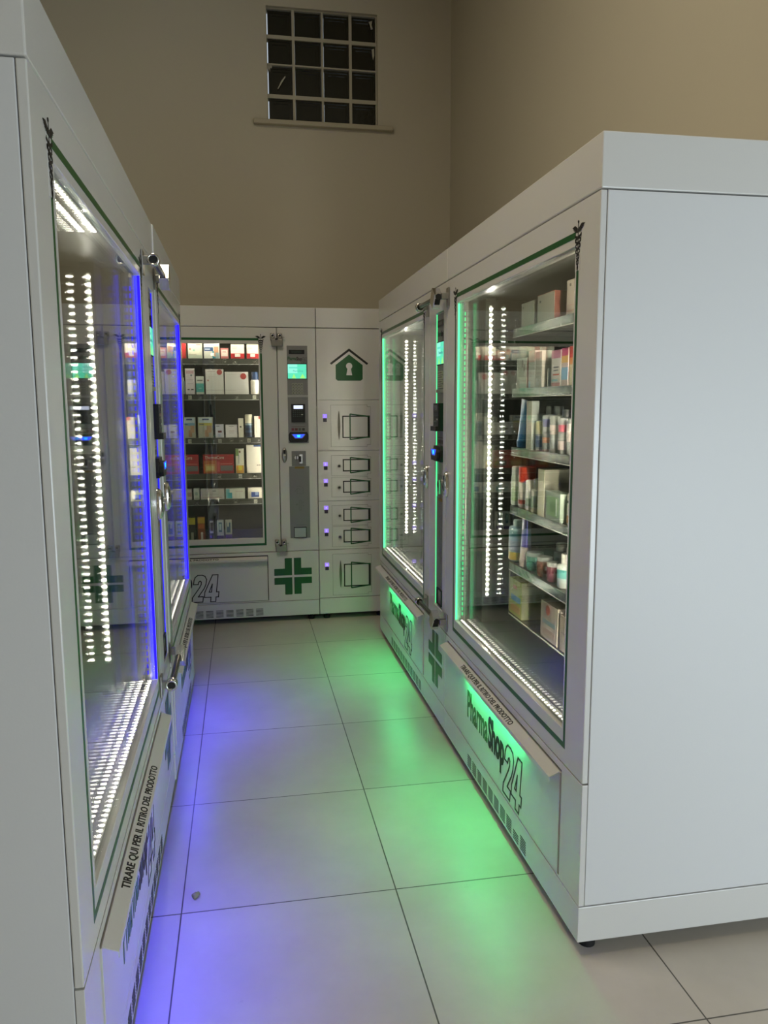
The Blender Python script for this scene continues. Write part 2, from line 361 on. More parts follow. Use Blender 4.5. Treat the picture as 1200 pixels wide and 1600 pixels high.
def machine(name, loc, rz, label, Wd, Dw, gx0, gx1, kind, glow, vents, shelves=(), shelf_x=(.375, 1.30), shelf_y=.15, group=None, bars=True, rail='metal', dcode=None, white=True, px=(.06, 1.235), text_x=.325, name_top=False):
    r = root(name, loc, rz, label, 'vending machine', group)
    master = Wd > Dw+.05
    gz0, gz1 = .57, 1.812; f = .0155
    # body: shell round the display space plus closed lower part
    b = MB(); xr = Dw-.015 if master else Wd-.0; cy0 = f+.0012
    b.box(0, .018, cy0, DEP, Z_PL+.002, Z_HEAD-.002, SIDE); b.box(Wd-.018, Wd, cy0, DEP, Z_PL+.002, Z_HEAD-.002, SIDE)
    b.box(.018, Wd-.018, DEP-.02, DEP, Z_PL+.002, Z_HEAD-.002, SIDE)
    b.build('cabinet', r, .0015)
    b = MB(); ix1 = (Dw-.02) if master else Wd-.018
    b.box(.018, ix1, cy0+.03, DEP-.02, .50, .52, INT); b.box(.018, ix1, cy0+.03, DEP-.02, 1.84, 1.86, INT); b.box(.018, ix1, DEP-.03, DEP-.02, .52, 1.84, INT)
    b.box(.018, .028, cy0+.03, DEP-.03, .52, 1.84, INT); b.box(ix1-.01, ix1, cy0+.03, DEP-.03, .52, 1.84, INT)
    b.build('inner_lining', r)
    b = MB().box(0, Wd, 0, DEP, Z_BASE, Z_PL-.0015, WHITE)
    pl = b.build('plinth', r, .002)
    g = MB(); n = vents[1]
    for i in range(n):
        x = vents[0]+i*.0645
        for j in range(6):
            zz = .052+j*.0082
            g.box(x, x+.047, -.0007, .0001, zz, zz+.0038, mat('35342f', .6))
            if dcode == 'skip' and i == n-2 and j == 3: break
    g.build('vent_grille', pl)
    MB().box(-.0, Wd, 0, DEP, Z_HEAD+.0015, Z_TOP, WHITE).build('header', r, .003)
    for fx in (.05, Wd-.05):
        for fy in (.05, DEP-.06): MB().lathe([(.022, 0), (.022, .018), (.010, .02), (.010, .041)], RUBBER, 18, Matrix.Translation((fx, fy, 0))).build('foot', r)
    # lower front with the pick-up drawer
    b = MB(); z0, z1 = .152, .447
    b.frame(0, Wd, Z_PL+.0015, Z_SEAM-.002, px[0]-.003, px[1]+.005, z0-.003, z1+.006, 0, f, WHITE)
    b.box(px[0]-.01, px[1]+.01, f-.002, f+.002, z0-.01, z1+.01, DARK)  # near-black backing stands for the shade in the gap round the drawer
    lf = b.build('lower_front', r, .0012)
    if master:
        c = MB(); cross(c, Wd-.17 if kind != 'far' else Wd-.165, .307, .122, -.0001); c.build('cross_emblem', lf, label='green pharmacy cross')
    d = MB(); d.box(px[0], px[1], -.003, .010, z0, z1-.004, WHITE); dp = d.build('pickup_drawer', r, .001)
    fl = MB()
    prof = [(-.003, z1), (-.033, z1-.013), (-.033, z1-.026), (-.0315, z1-.026), (-.0315, z1-.0145), (-.003, z1-.0018)]
    n = len(prof); v = [(px[0], y, z) for y, z in prof]+[(px[1], y, z) for y, z in prof]
    fl.add(v, [tuple(range(n)), tuple(range(2*n-1, n-1, -1))]+[(i, i+n, (i+1) % n+n, (i+1) % n) for i in range(n)], WHITE)
    fl.build('flap_handle', dp)
    # lettering on the sloping flap
    ang = math.atan2(.013, .030); t = MB()
    M = Matrix.Translation((0, -.003, z1)) @ Matrix.Rotation(-(PI/2-ang), 4, 'X')
    t.fit('TIRARE QUI PER IL RITIRO DEL PRODOTTO', text_x, text_x+.56, -.0255, -.0085, INK, y=-.0003, off=.0005, M=M)
    t.build('flap_lettering', dp)
    t = MB()
    t.fit('Pharma', .355, .600, .252, .352, GREENP, y=-.0034, off=.0030)
    t.fit('Shop', .612, .775, .250, .353, INK, cap='S', y=-.0036, off=.0060)
    twentyfour(t, .772, .945, .160, .338, -.0034, .0030, INK)
    t.build('lettering', dp)
    if glow:
        gm = emission(*glow['under'])
        MB().box(.34, .96, -.0285, -.0165, z1-.0152, z1-.0120, PCB).add([(.342, -.0292, z1-.0154), (.958, -.0292, z1-.0154), (.958, -.0180, z1-.0225), (.342, -.0180, z1-.0225)], [(0, 1, 2, 3)], gm).add([(.342, -.0178, z1-.0153), (.958, -.0178, z1-.0153), (.958, -.0178, z1-.0270), (.342, -.0178, z1-.0270), (.342, -.0180, z1-.0270), (.958, -.0180, z1-.0270)], [(0, 1, 2, 3), (3, 2, 5, 4)], PCB).build('light_strip', dp)  # inner shield added to hold the strip's light off the drawer panel
    # door
    b = MB(); b.frame(0, Dw-.002, Z_SEAM+.0015, Z_HEAD-.002, gx0, gx1, gz0, gz1, 0, f, WHITE)
    door = b.build('door', r, .0022)
    b = MB(); b.frame(.03, Dw-.03, gz0-.03, gz1+.028, gx0-.004, gx1+.004, gz0-.004, gz1+.004, f+.0005, f+.028, mat((.42, .41, .38), .35, .6)); b.build('door_frame', door)
    for yy, nm in ((.009, 'glass_pane'), (.035, 'glass_pane')):
        MB().box(gx0-.002 if yy > .02 else gx0+.0008, gx1+.002 if yy > .02 else gx1-.0008, yy, yy+.003, gz0-.002 if yy > .02 else gz0+.0008, gz1+.002 if yy > .02 else gz1-.0008, GLASS).build(nm, door)
    s = MB(); bx0, bx1, bz0, bz1, w = gx0-.034, gx1+.022, .520, 1.847, .015
    s.frame(bx0, bx1, bz0, bz1, bx0+.012, bx1-.012, bz0+w, bz1-w, -.0006, .0001, GREENP)
    s.build('border_stripe', door)
    s = MB(); s.box(bx1-.020, bx1+.008, -.0007, .0001, 1.752, 1.862, WHITE)
    caduceus(s, bx1-.006, 1.75, 1.868, -.0008, INK)
    s.build('caduceus_emblem', door)
    if kind != 'end':
        s = MB(); s.box(bx0-.008, bx0+.020, -.0007, .0001, 1.752, 1.862, WHITE); caduceus(s, bx0+.006, 1.75, 1.868, -.0008, INK); s.build('caduceus_emblem', door)
    # light strips inside
    if white:
        if glow is BLUE:      # far end of the left machines is their right-hand end
            led_dots(gx1-.055, .135, .665, 1.795, -1, 'light_strip', r); led_dots(.032, .060, .62, 1.80, 1, 'light_strip', r)
            MB().box(gx1-.052, ix1-.012, .120, .16, .55, 1.835, INT).build('inner_post', r)
        else:
            led_dots(.1295, .140, .665, 1.795, 1, 'light_strip', r); led_dots(ix1-.012, .060, .62, 1.80, -1, 'light_strip', r, w=.012, h=.009, mat_=emission((1, .87, .72), 850))
            MB().box(.045, .1265, .120, .16, .55, 1.835, INT).build('inner_post', r)
        led_dots(0, (.0225, .574), gx0+.02, gx1-.02, 1, 'light_strip', r, axis='x', w=.006, mat_=emission((1, .90, .78), 24 if name_top else 7))
        if name_top: led_dots(0, (.0225, 1.808), gx0+.01, gx0+.48, -1, 'light_strip', r, axis='x', mat_=emission((1, .90, .78), 24))
    else:
        led_dots(.0295+.02, .05, .665, 1.795, 1, 'light_strip', r, w=.014, h=.011); led_dots(ix1-.011, .05, .665, 1.795, -1, 'light_strip', r, w=.010, h=.006); led_dots(0, (.056, 1.836), .06, 1.30, -1, 'light_strip', r, axis='x', w=.014, h=.010, mat_=emission((1, .90, .78), 55))  # the unseen strip along the top is added to brighten the upper rows
    if glow:
        gm = emission(*glow['strip'])
        g2 = emission(glow['strip'][0], glow['strip'][1]*.55)
        for x, sg in (((gx1-.0002, -1),) if glow is BLUE else ((gx0+.0002, 1),)):
            MB().box(min(x, x+sg*.002), max(x, x+sg*.002), .0012, .0085, gz0+.004, gz1-.004, gm).build('light_strip', door)
            lb = MB()
            for q in range(58): lb.box(min(x, x+sg*.003), max(x, x+sg*.003), .027, .032, gz0+.02+q*.0206, gz0+.033+q*.0206, g2)
            lb.build('light_strip', door)
    # shelves
    for i, z in enumerate(shelves):
        s = MB(); sy = shelf_y+.002; s.box(shelf_x[0], shelf_x[1], sy, .60, z-.006, z, TRAY if not (rail == 'metal' and i == 5) else PLAST)
        for q in range(int((shelf_x[1]-shelf_x[0])/.075)):
            s.box(shelf_x[0]+.03+q*.075, shelf_x[0]+.033+q*.075, sy+.01, .58, z-.02, z-.006, TRAY)
        so = s.build('shelf', r)
        if rail == 'metal':
            if i < 5: MB().box(shelf_x[0]-.008, shelf_x[1], sy-.004, sy, z-.024, z+.004, RAIL).box(shelf_x[0]-.008, shelf_x[1], sy-.0052, sy-.003, z-.0265, z-.024, mat((.85, .8, .7), .3, .5)).build('front_rail', so)
            else: MB().box(shelf_x[0]-.008, shelf_x[1], sy-.004, sy, z-.003, z+.0, mat((.9, .86, .76), .25, .3)).box(shelf_x[0]-.008, shelf_x[0]-.005, sy-.004, sy, z, z+.17, RAIL).build('front_rail', so)
        else:
            MB().box(shelf_x[0], shelf_x[1], sy-.004, sy, z-.036, z-.002, mat((.07, .068, .055), .3)).box(shelf_x[0], shelf_x[1], sy-.0045, sy-.0035, z-.0375, z-.0355, mat((.75, .73, .68), .4)).build('front_rail', so)
    if master: pay_panel(r, Wd, Dw, f, glow, kind)
    return r

def pay_panel(r, Wd, Dw, f, glow, kind):
    x0, x1 = Wd-.188, Wd-.050
    side = glow is not None
    b = MB()
    rec = .009 if side else 0
    if side: b.frame(Dw+.002, Wd, Z_SEAM+.0015, Z_HEAD-.002, x0, x1, .552, 1.808, 0, f, WHITE); b.box(x0, x1, rec, f, .552, 1.808, mat((.38, .38, .36), .3, .5))
    else: b.box(Dw+.002, Wd, 0, f, Z_SEAM+.0015, Z_HEAD-.002, WHITE)
    p = b.build('payment_panel', r, .002)
    y = rec-.0015 if side else -.0015; a0, a1 = x0+.004, x1-.003
    c = lambda t: x0+(x1-x0)*t
    MB().box(a0, a1, y, y+.0015, 1.492, 1.802, BRUSH).box(a0, a1, y-.004, y+.0015, 1.478, 1.492, STEEL).box(a0, a1, y, y+.0015, 1.184, 1.478, BRUSH).build('control_plate', p)
    MB().box(c(.12), c(.84), y-.003, y+.001, 1.750, 1.776, BLACK).box(c(.24), c(.72), y-.0034, y-.003, 1.757, 1.769, mat('23302a', .3)).build('display_slot', p)
    t = MB(); t.text('Pharma', c(.06), 1.712, .030, GREENP, y=y-.0002, sx=.62, off=.0008).text('Shop', c(.47), 1.710, .031, INK, y=y-.0002, sx=.55, off=.001)
    twentyfour(t, c(.70), c(.95), 1.692, 1.728, y-.0004, .0007, INK)
    t.build('lettering', p)
    s = MB(); s.box(c(.04), c(.94), y-.002, y+.001, 1.592, 1.690, DARK)
    s.box(c(.06), c(.92), y-.003, y-.002, 1.596, 1.686, emission((.12, .78, .48), 1.1)); s.box(c(.06), c(.5), y-.0032, y-.003, 1.63, 1.686, emission((.28, .86, .68), 1.15))
    s.box(c(.12), c(.86), y-.0034, y-.0032, 1.660, 1.668, emission((.16, .8, .62), 1.0))
    s.text('PharmaShop', c(.30), 1.638, .016, emission((.10, .50, .42), .9), y=y-.0034, sx=.8)
    for q, w in ((.34, .1), (.74, .13)): s.poly([(c(q-w), 1.597), (c(q+w), 1.597), (c(q+w*.5), 1.612), (c(q), 1.626), (c(q-w*.5), 1.612)], y-.0036, y-.0032, emission((.35, .9, .22), 1.1))
    s.build('screen', p)
    k = MB()
    for i in range(4):
        for j in range(4): k.box(c(.24+i*.135), c(.24+i*.135+.10), y-.004, y+.001, 1.553-j*.0185, 1.567-j*.0185, mat((.42, .43, .34), .4)); k.box(c(.265+i*.135), c(.265+i*.135+.05), y-.0043, y-.004, 1.557-j*.0185, 1.563-j*.0185, DARK)
    k.build('keypad', p)
    t = MB(); q = .022 if side else .012
    t.box(c(.18), c(.82), y-q, y+.001, 1.318, 1.434, BLACK)
    if side: t.box(c(.18), c(.82), y-q-.012, y-q+.002, 1.318, 1.338, BLACK)
    t.box(c(.29), c(.72), y-q-.001, y-q, 1.404, 1.426, emission((.75, .82, 1), 1.2) if not side else mat('30343c', .2))
    for i in range(5):
        for j in range(4): t.box(c(.26+i*.095), c(.26+i*.095+.05), y-q-.0012, y-q, 1.354+j*.0115, 1.359+j*.0115, mat('3b4a45', .4))
    t.box(c(.64), c(.72), y-q-.0014, y-q, 1.364, 1.37, mat('c9c9c0', .4))
    t.build('card_reader', p, .002)
    l = MB()
    for i, cc in enumerate(('7d3a34', '5a2020', '4a4644', '2f2b2a')): l.box(c(.18+i*.165), c(.18+i*.165+.12), y-.0004, y+.0005, 1.264, 1.280, mat(cc, .5))
    l.box(c(.18), c(.82), y-.0004, y+.0005, 1.288, 1.2905, mat('5c3b38', .5)); l.build('card_icons', p)
    n = MB(); q = .030 if side else .014
    bod = lambda d: [(c(.5)+sx*(c(.46+0*d)-c(0))*1.0*a, 1.222+.033*e) for sx, a, e in ((-1, 1, -.35), (-1, .86, -1), (1, .86, -1), (1, 1, -.35), (1, 1, .5), (1, .86, 1), (-1, .86, 1), (-1, 1, .5))]
    n.poly(bod(0), y-q*.55, y+.001, BLACK); n.poly([(c(.5)+(x-c(.5))*.82, 1.222+(z-1.222)*.72-.004) for x, z in bod(0)], y-q, y-q*.55, BLACK)
    e1 = emission((.02, .06, 1), 2.6); e2 = emission((.02, .35, 1), 3.2)
    n.poly([(c(.16), 1.242), (c(.84), 1.242), (c(.68), 1.214), (c(.32), 1.214)], y-q-.0012, y-q, mat('8a8fd0', .3))
    n.poly([(c(.22), 1.240), (c(.78), 1.240), (c(.64), 1.218), (c(.36), 1.218)], y-q-.002, y-q-.0012, e1); n.poly([(c(.42), 1.237), (c(.58), 1.237), (c(.56), 1.222), (c(.44), 1.222)], y-q-.0026, y-q-.002, e2)
    n.build('bill_acceptor', p, .0012)
    m = MB(); m.box(c(.16), c(.83), y, y+.0015, 1.035, 1.132, BRUSH)
    m.cyl((c(.38), y-.008, 1.09), (c(.38), y+.001, 1.09), .012, CHROME).box(c(.36), c(.40), y-.0085, y-.008, 1.075, 1.105, DARK)
    m.box(c(.52), c(.66), y-.012, y+.001, 1.052, 1.112, CHROME).box(c(.50), c(.60), y-.0125, y-.003, 1.062, 1.10, BLACK).build('coin_slot', p)
    w = MB(); w.box(a0, a1, y, y+.0015, .561, 1.033, BRUSH); w.box(c(.30), c(.74), y-.001, y, 1.018, 1.031, mat('8a7430', .5))
    e = mat((.16, .155, .15), .5)
    # coin-return pictograms, drawn as line strokes
    def stroke(pts, wd=.0011):
        for (ax, az), (bx, bz) in zip(pts, pts[1:]):
            dx, dz = bx-ax, bz-az; L = math.hypot(dx, dz) or 1; nx, nz = -dz/L*wd, dx/L*wd
            w.poly([(ax+nx, az+nz), (bx+nx, bz+nz), (bx-nx, bz-nz), (ax-nx, az-nz)], y-.0005, y, e)
    X = c(.52)
    stroke([(X-.02, .90), (X-.012, .905), (X+.012, .90), (X+.02, .89), (X+.02, .855), (X-.018, .855), (X-.018, .885), (X-.008, .893)]); stroke([(X-.035, .868), (X-.02, .885), (X-.006, .888), (X+.004, .876)])
    stroke([(X-.008, .80), (X-.004, .811), (X+.004, .811), (X+.008, .80), (X+.005, .79), (X+.005, .765), (X+.008, .757), (X+.004, .745), (X-.004, .745), (X-.008, .757), (X-.005, .765), (X-.005, .79), (X-.008, .80)])
    for a in range(-2, 3):
        if a: stroke([(X+.013*a/abs(a), .79+a*.004), (X+.028*a/abs(a), .79+a*.008)]); stroke([(X+.013*a/abs(a), .782-a*.003), (X+.026*a/abs(a), .778-a*.004)])
    w.box(c(.32), c(.72), y-.0006, y, .647, .6495, e); w.build('coin_plate', p)
    MB().frame(c(.20), c(.80), .563, .634, c(.23), c(.77), .568, .629, y-.006, y, BLACK).box(c(.23), c(.77), y-.002, y, .568, .629, STEEL).build('coin_tray', p)
    if side:
        gm = emission(*glow['strip'])
        for x, sg in ((x0+.0004, 1), (x1-.0004, -1)): MB().box(min(x, x+sg*.002), max(x, x+sg*.002), .0052, .0085, .556, 1.804, emission(glow['strip'][0], 1.3)).build('light_strip', p)

XR, XL, YB = .821, -.282, 5.088
RNY, RFY, LNY, LFY, BX = 3.10, 4.685, 1.241, 2.857, -1.12
ZR = [1.69, 1.48, 1.27, 1.055, .843, .65]; ZB = [1.725, 1.499, 1.220, .987, .819, .538]
rn = machine('vending_machine', (XR, RNY, 0), -PI/2, 'white glass-fronted pharmacy vending machine nearest on the right, stocked with bottles and cartons', 1.36, 1.36, .155, 1.225, 'near', GREEN, (.353, 10), ZR, group='pharmacy vending machines', px=(.04, 1.225), dcode='skip')
rf = machine('vending_machine', (XR, RFY, 0), -PI/2, 'white pharmacy vending machine far on the right, green-lit, beside the locker column', 1.582, 1.295, .118, 1.172, 'far', GREEN, (.38, 12), group='pharmacy vending machines', px=(.02, 1.19))
ln = machine('vending_machine', (XL, LNY, 0), PI/2, 'white pharmacy vending machine nearest on the left, with blue light and reflecting glass', 1.614, 1.315, .137, 1.222, 'far', BLUE, (.38, 12), group='pharmacy vending machines', px=(.14, 1.26), name_top=True)
lf = machine('vending_machine', (XL+.004, LFY, 0), PI/2, 'white pharmacy vending machine second along the left side, lit blue', 1.17, 1.17, .09, 1.062, 'near', BLUE, (.35, 9), group='pharmacy vending machines', px=(.05, 1.10), text_x=.25)
bk = machine('vending_machine', (BX, YB, 0), 0, 'white pharmacy vending machine across the end of the aisle, full of cartons', 1.6, 1.355, .135, 1.238, 'end', None, (.60, 10), ZB, (.035, 1.32), .10, group='pharmacy vending machines', rail='tag', white=False, px=(.06, 1.262), text_x=.39)
# locks and handles that belong to one machine each
lock_cyl(rf, 1.25, 1.60, 1.852, 'right'); lock_cyl(rf, 1.25, 1.60, .528, 'right')
lock_cyl(ln, 1.27, 1.62, 1.862, 'right'); lock_cyl(ln, 1.27, 1.62, .535, 'right')
lock_plate(bk, 1.348, 1.883); lock_plate(bk, 1.348, .563)
oval_handle(rf, 1.262, 1.105); oval_handle(rn, .020+.006, 1.105)
oval_handle(ln, 1.48-.06, 1.105); oval_handle(lf, .028, 1.105)
o = MB(); M = Matrix.Translation((1.388, -.0005, 1.107)) @ Matrix.Rotation(PI/2, 4, 'X')
o.lathe([(1.0, 0), (.98, .005), (.85, .009), (.6, .011), (.1, .012)], STEEL, 26, M @ Matrix.Diagonal((.0175, .049, 1, 1)))
o.box(1.381, 1.395, -.014, -.011, 1.117, 1.141, DARK).box(1.380, 1.396, -.018, -.011, 1.104, 1.113, CHROME).build('door_handle', bk)

# ---------------------------------------------------------------- parcel lockers
def lockers():
    x0, Wd = .484, .462
    r = root('locker_column', (x0, YB, 0), 0, 'white column of collection lockers with a green house and keyhole sign', 'locker')
    MB().box(0, Wd, .0165, DEP, Z_PL+.002, Z_HEAD, SIDE).build('cabinet', r, .001)
    MB().box(0, Wd, 0, DEP, Z_BASE, Z_PL+.005, WHITE).build('plinth', r, .002)
    MB().box(0, Wd, 0, DEP, Z_HEAD+.0015, Z_TOP, WHITE).build('header', r, .003)
    for fx in (.05, Wd-.05):
        for fy in (.05, DEP-.06): MB().lathe([(.022, 0), (.022, .018), (.010, .02), (.010, .041)], RUBBER, 18, Matrix.Translation((fx, fy, 0))).build('foot', r)
    zs = [.148, .475, .801, 1.131, 1.459, 1.912]
    for i in range(5):
        b = MB(); rows = {0: [(.165, .443)], 1: [(.494, .629), (.638, .770)], 2: [(.827, .956), (.968, 1.099)], 3: [(1.158, 1.426)], 4: []}[i]
        b.box(0, Wd, 0, .016, zs[i]+.0012, zs[i+1]-.0012, WHITE)
        pn = b.build('front_panel', r, .0015)
        if i == 4:
            h = MB(); c = .212
            h.poly([(c-.125, 1.694), (c-.116, 1.684), (c, 1.770), (c+.116, 1.684), (c+.125, 1.694), (c, 1.788)], -.0007, .0001, INK)
            h.poly([(c-.088, 1.594), (c-.076, 1.583), (c+.076, 1.583), (c+.088, 1.594), (c+.088, 1.683), (c, 1.750), (c-.088, 1.683)], -.0007, .0001, GREENP)
            kh = [(c-.019, 1.618), (c+.019, 1.618), (c+.012, 1.655)]+[(c+.0205*math.cos(a), 1.676+.0205*math.sin(a)) for a in [math.radians(-50+q*17.5) for q in range(17)]]+[(c-.012, 1.655)]
            h.poly(kh, -.0012, -.0007, WHITE); h.build('house_sign', pn, label='green house with a keyhole under a black roof line')
        for (a, z) in rows:
            dx0, dx1, n = .089, .349, .012
            big = z-a > .2
            d = MB(); pts = [(dx0, a), (dx1-.022, a), (dx1-.022, a+n), (dx1, a+n), (dx1, z-n), (dx1-.022, z-n), (dx1-.022, z), (dx0, z)]
            # dark gap line around the door, then the door leaf
            d.poly([(x+(-.0014 if x < .2 else .0014), q+(-.0014 if q < (a+z)/2 else .0014)) for x, q in pts], -.0004, .0001, mat('4a463c', .6))
            d.poly(pts, -.0012, -.0004, WHITE)
            do = d.build('locker_door', pn)
            g = MB(); fz0, fz1 = ((a+.055, z-.068) if big else (a+.026, z-.024)); fx0, fx1 = .163, .345; w = .0056
            g.frame(fx0, fx1, fz0, fz1, fx0+w*1.4, fx1-w*2.6, fz0+w*1.3, fz1-w*1.3, -.002, -.0012, mat('0d140d', .5))
            ex = .012; xx = .214
            def seg(p, q, wd, m):
                dx, dz = q[0]-p[0], q[1]-p[1]; L = math.hypot(dx, dz); nx, nz = -dz/L*wd, dx/L*wd
                g.poly([(p[0]+nx, p[1]+nz), (q[0]+nx, q[1]+nz), (q[0]-nx, q[1]-nz), (p[0]-nx, p[1]-nz)], -.0027, -.002, m)
            gm = mat('12502a', .45)
            seg((xx, fz0-ex), (xx, fz1+ex), .0040, gm); seg((xx, fz1+ex-.002), (fx1-.004, fz1-.006), .0040, gm); seg((xx, fz0-ex+.002), (fx1-.004, fz0+.006), .0040, gm)
            g.build('door_icon', do)
            zc = (a+z)/2+(.005 if big else -.003)
            if big:
                h = MB(); n_ = 14; L = [(.1405+.0078*math.sin(PI*i/n_)**.8, zc-.094+.188*i/n_) for i in range(n_+1)]; R = [(.1405-.0078*math.sin(PI*i/n_)**.8, zc-.094+.188*i/n_) for i in range(n_, -1, -1)]
                h.poly(L[:]+R[1:-1], -.012, -.0012, mat((.20, .185, .15), .3, .9)); h.build('pull_handle', do, .002)
            else:
                MB().tube((.139, -.009, zc), (.139, -.001, zc), .0115, .007, STEEL).cyl((.139, -.006, zc), (.139, -.001, zc), .0072, DARK).build('lock', do)
        for z in {0: [.363], 1: [.592, .745], 2: [.923, 1.033], 3: [1.345], 4: []}[i]:
            MB().box(.036, .064, -.0015, .0001, z-.002, z+.024, emission((.36, .24, .95), 1.05)).box(.038, .062, -.0018, .0001, z-.026, z-.002, mat('221433', .4)).text({.363: '6', .592: '5', .745: '4', .923: '3', 1.033: '2', 1.345: '1'}[z], .05, z+.005, .018, emission((.75, .7, 1), 1.3), y=-.0016, align='CENTER').build('number_display', pn)
    return r
lockers()

# ---------------------------------------------------------------- goods
def place(o, mach, x, y, z, rot=0):
    o.matrix_world = Matrix.Translation(mach.location) @ Matrix.Rotation(mach.rotation_euler[2], 4, 'Z') @ Matrix.Translation((x, y, z)) @ Matrix.Rotation(rot, 4, 'Z')
def carton(mach, label, x0, x1, z, h, d=.06, y=None, base='e9e2cf', deco=(), txt=(), side=None, name='carton', cat='box', group=None, rot=0, curve=None):
    y = y if y is not None else SY
    w = x1-x0; b = MB(); bm = mat(base, .45 if mach is bk else .22)
    b.box(-w/2, w/2, 0, d, 0, h, bm)
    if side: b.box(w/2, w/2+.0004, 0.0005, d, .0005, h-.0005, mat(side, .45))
    k = 0
    for a0, a1, c0, c1, colr in deco:
        k += 1; b.box(-w/2+a0*w, -w/2+a1*w, -.0003-.0001*k, .0001, c0*h, c1*h, mat(colr, .45))
    for s, tx, tz, sz, colr in txt:
        b.text(s, -w/2+tx*w, tz*h, sz*h, mat(colr, .5), y=-.0012, sx=.8)
    if curve:
        ccx, ccz, rr, colr = curve
        b.lathe([(rr*w, 0), (rr*w, .0006)], mat(colr, .5), 20, Matrix.Translation((-w/2+ccx*w, -.0012, ccz*h)) @ Matrix.Rotation(PI/2, 4, 'X'))
    o = b.build(name); place(o, mach, (x0+x1)/2, y, z+.0005, rot); return tag(o, label, cat, group)
def deeper(x0, x1, yc):
    # a round pack stands with its middle a little behind the shelf's front edge
    k = 1+.55*((XR+yc)/(XR+.15)-1); return RNY-(RNY-x0)*k, RNY-(RNY-x1)*k
def bottle(mach, label, x0, x1, z, h, body='e9e5d8', cap='f0eee6', capf=.2, y=None, bands=(), shiny=.3, metal=0, neck=.5, name='bottle', cat='bottle', group=None, flat=1, shoulder=.06, bump=0, adj=True):
    if adj and mach is rn and not y: x0, x1 = deeper(x0, x1, SY+(x1-x0)/2+.004)
    y = y if y is not None else SY
    r = (x1-x0)/2; b = MB(); m = mat(body, shiny, metal, bump=bump, bscale=110); hb = h*(1-capf)
    b.lathe([(r*.9, 0), (r, .004), (r, hb-shoulder*h), (r*.93, hb-shoulder*h*.5), (r*neck, hb-.001)], m, 24, None, 1, flat)
    for a, c, colr in bands: b.lathe([(r*1.012, a*h), (r*1.012, c*h)], mat(colr, shiny), 24, None, 1, flat)
    o = b.build(name); tag(o, label, cat, group)
    cr = r*(neck if neck > .75 else max(neck, .55))
    MB().lathe([(cr*1.02, hb-.001), (cr*1.02, h*.97), (cr*.93, h)], mat(cap, .3), 20, None, 1, flat).build('cap', o)
    place(o, mach, (x0+x1)/2, y+r*flat+.004, z+.0005); return o
def tube(mach, label, x0, x1, z, h, body, cap, y=None, lean=0, bands=(), group=None):
    y = y if y is not None else SY
    x0, x1 = deeper(x0, x1, y+(x1-x0)*.3+.004)
    w = (x1-x0)/2; b = MB(); m = mat(body, .3); n = 20; v = []; f = []
    for k, t in enumerate((0, .02, .3, .65, 1)):
        for i in range(n):
            a = 2*PI*i/n; sy = (1-t)*.45+.02; v.append((w*(.86+.14*t)*math.cos(a), w*sy*math.sin(a)*1.15, h*.13+h*.87*t))
    for k in range(4): f += [(k*n+i, k*n+(i+1) % n, (k+1)*n+(i+1) % n, (k+1)*n+i) for i in range(n)]
    b.add(v, f[:2*n]+[tuple(range(n))], m, True); b.add(v, f[2*n:]+[tuple(4*n+i for i in range(n))], mat(bands[0], .3) if bands else m, True)
    o = b.build('tube'); tag(o, label, 'tube', group)
    MB().lathe([(w*.72, 0), (w*.8, h*.13)], mat(cap, .35), 20, None, 1, .8).build('cap', o)
    place(o, mach, (x0+x1)/2, y+w*.6+.004, z+.0005); o.matrix_world = Matrix.Translation((0, 0, .004 if lean else 0)) @ o.matrix_world @ Matrix.Rotation(lean, 4, 'Y'); return o
def tagrail(mach, i, xs, nums, z, sy):
    so = [c for c in mach.children if c.name.startswith('shelf')][i]
    for x, nn in zip(xs, nums):
        MB().box(x-.0125, x+.0125, sy-.0040, sy-.0024, z-.034, z-.006, mat('f0ecdc', .5)).box(x-.0100, x+.0100, sy-.0044, sy-.004, z-.0315, z-.0085, mat('2b2922', .5) if int(nn) % 3 else mat('d8d3c0', .5)).text(nn, x, z-.0275, .019, mat('e8e4d4', .5) if int(nn) % 3 else INK, y=sy-.0045, sx=.8, align='CENTER').build('price_tag', so)

# ---- end machine
SY = .104; G = 'cartons and bottles in the end machine'; m = bk
z = ZB[0]
carton(m, 'white and red carton behind the far blue strip, leftmost on the end machine\'s top shelf', .700, .787, z, .093, base='efe4d0', deco=((.55, 1, 0, 1, 'c8282a'), (.6, .9, .1, .4, 'd9473f')), group=G)
carton(m, 'cream carton with thin grey stripe on the end machine\'s top shelf', .799, .886, z, .093, base='ece6cd', deco=((.02, .98, 0, .22, 'cfd6bf'), (.05, .6, .24, .26, '5c4b40'), (.6, .9, .88, .95, 'd9948a'), (.1, .2, .55, .68, 'cf7a60'), (.35, .5, .48, .62, '9dcdb3')), group=G)
carton(m, 'foot-care carton with blue band and bare foot on the top shelf', .898, .994, z, .093, base='eee8d6', deco=((.02, .6, .5, .75, '2d4f86'), (.55, .75, 0, .5, '3f9aa5'), (.65, .95, .12, .8, 'd9a07c'), (.75, .98, 0, .4, '9fb7b5'), (.06, .4, .58, .66, 'dfe6ee')), group=G)
carton(m, 'small pink carton with white face on the top shelf', 1.002, 1.05, z, .065, base='dd7f79', deco=((.08, .92, .22, .85, 'f0e3d4'), (.25, .7, .6, .66, 'd4837b')), group=G)
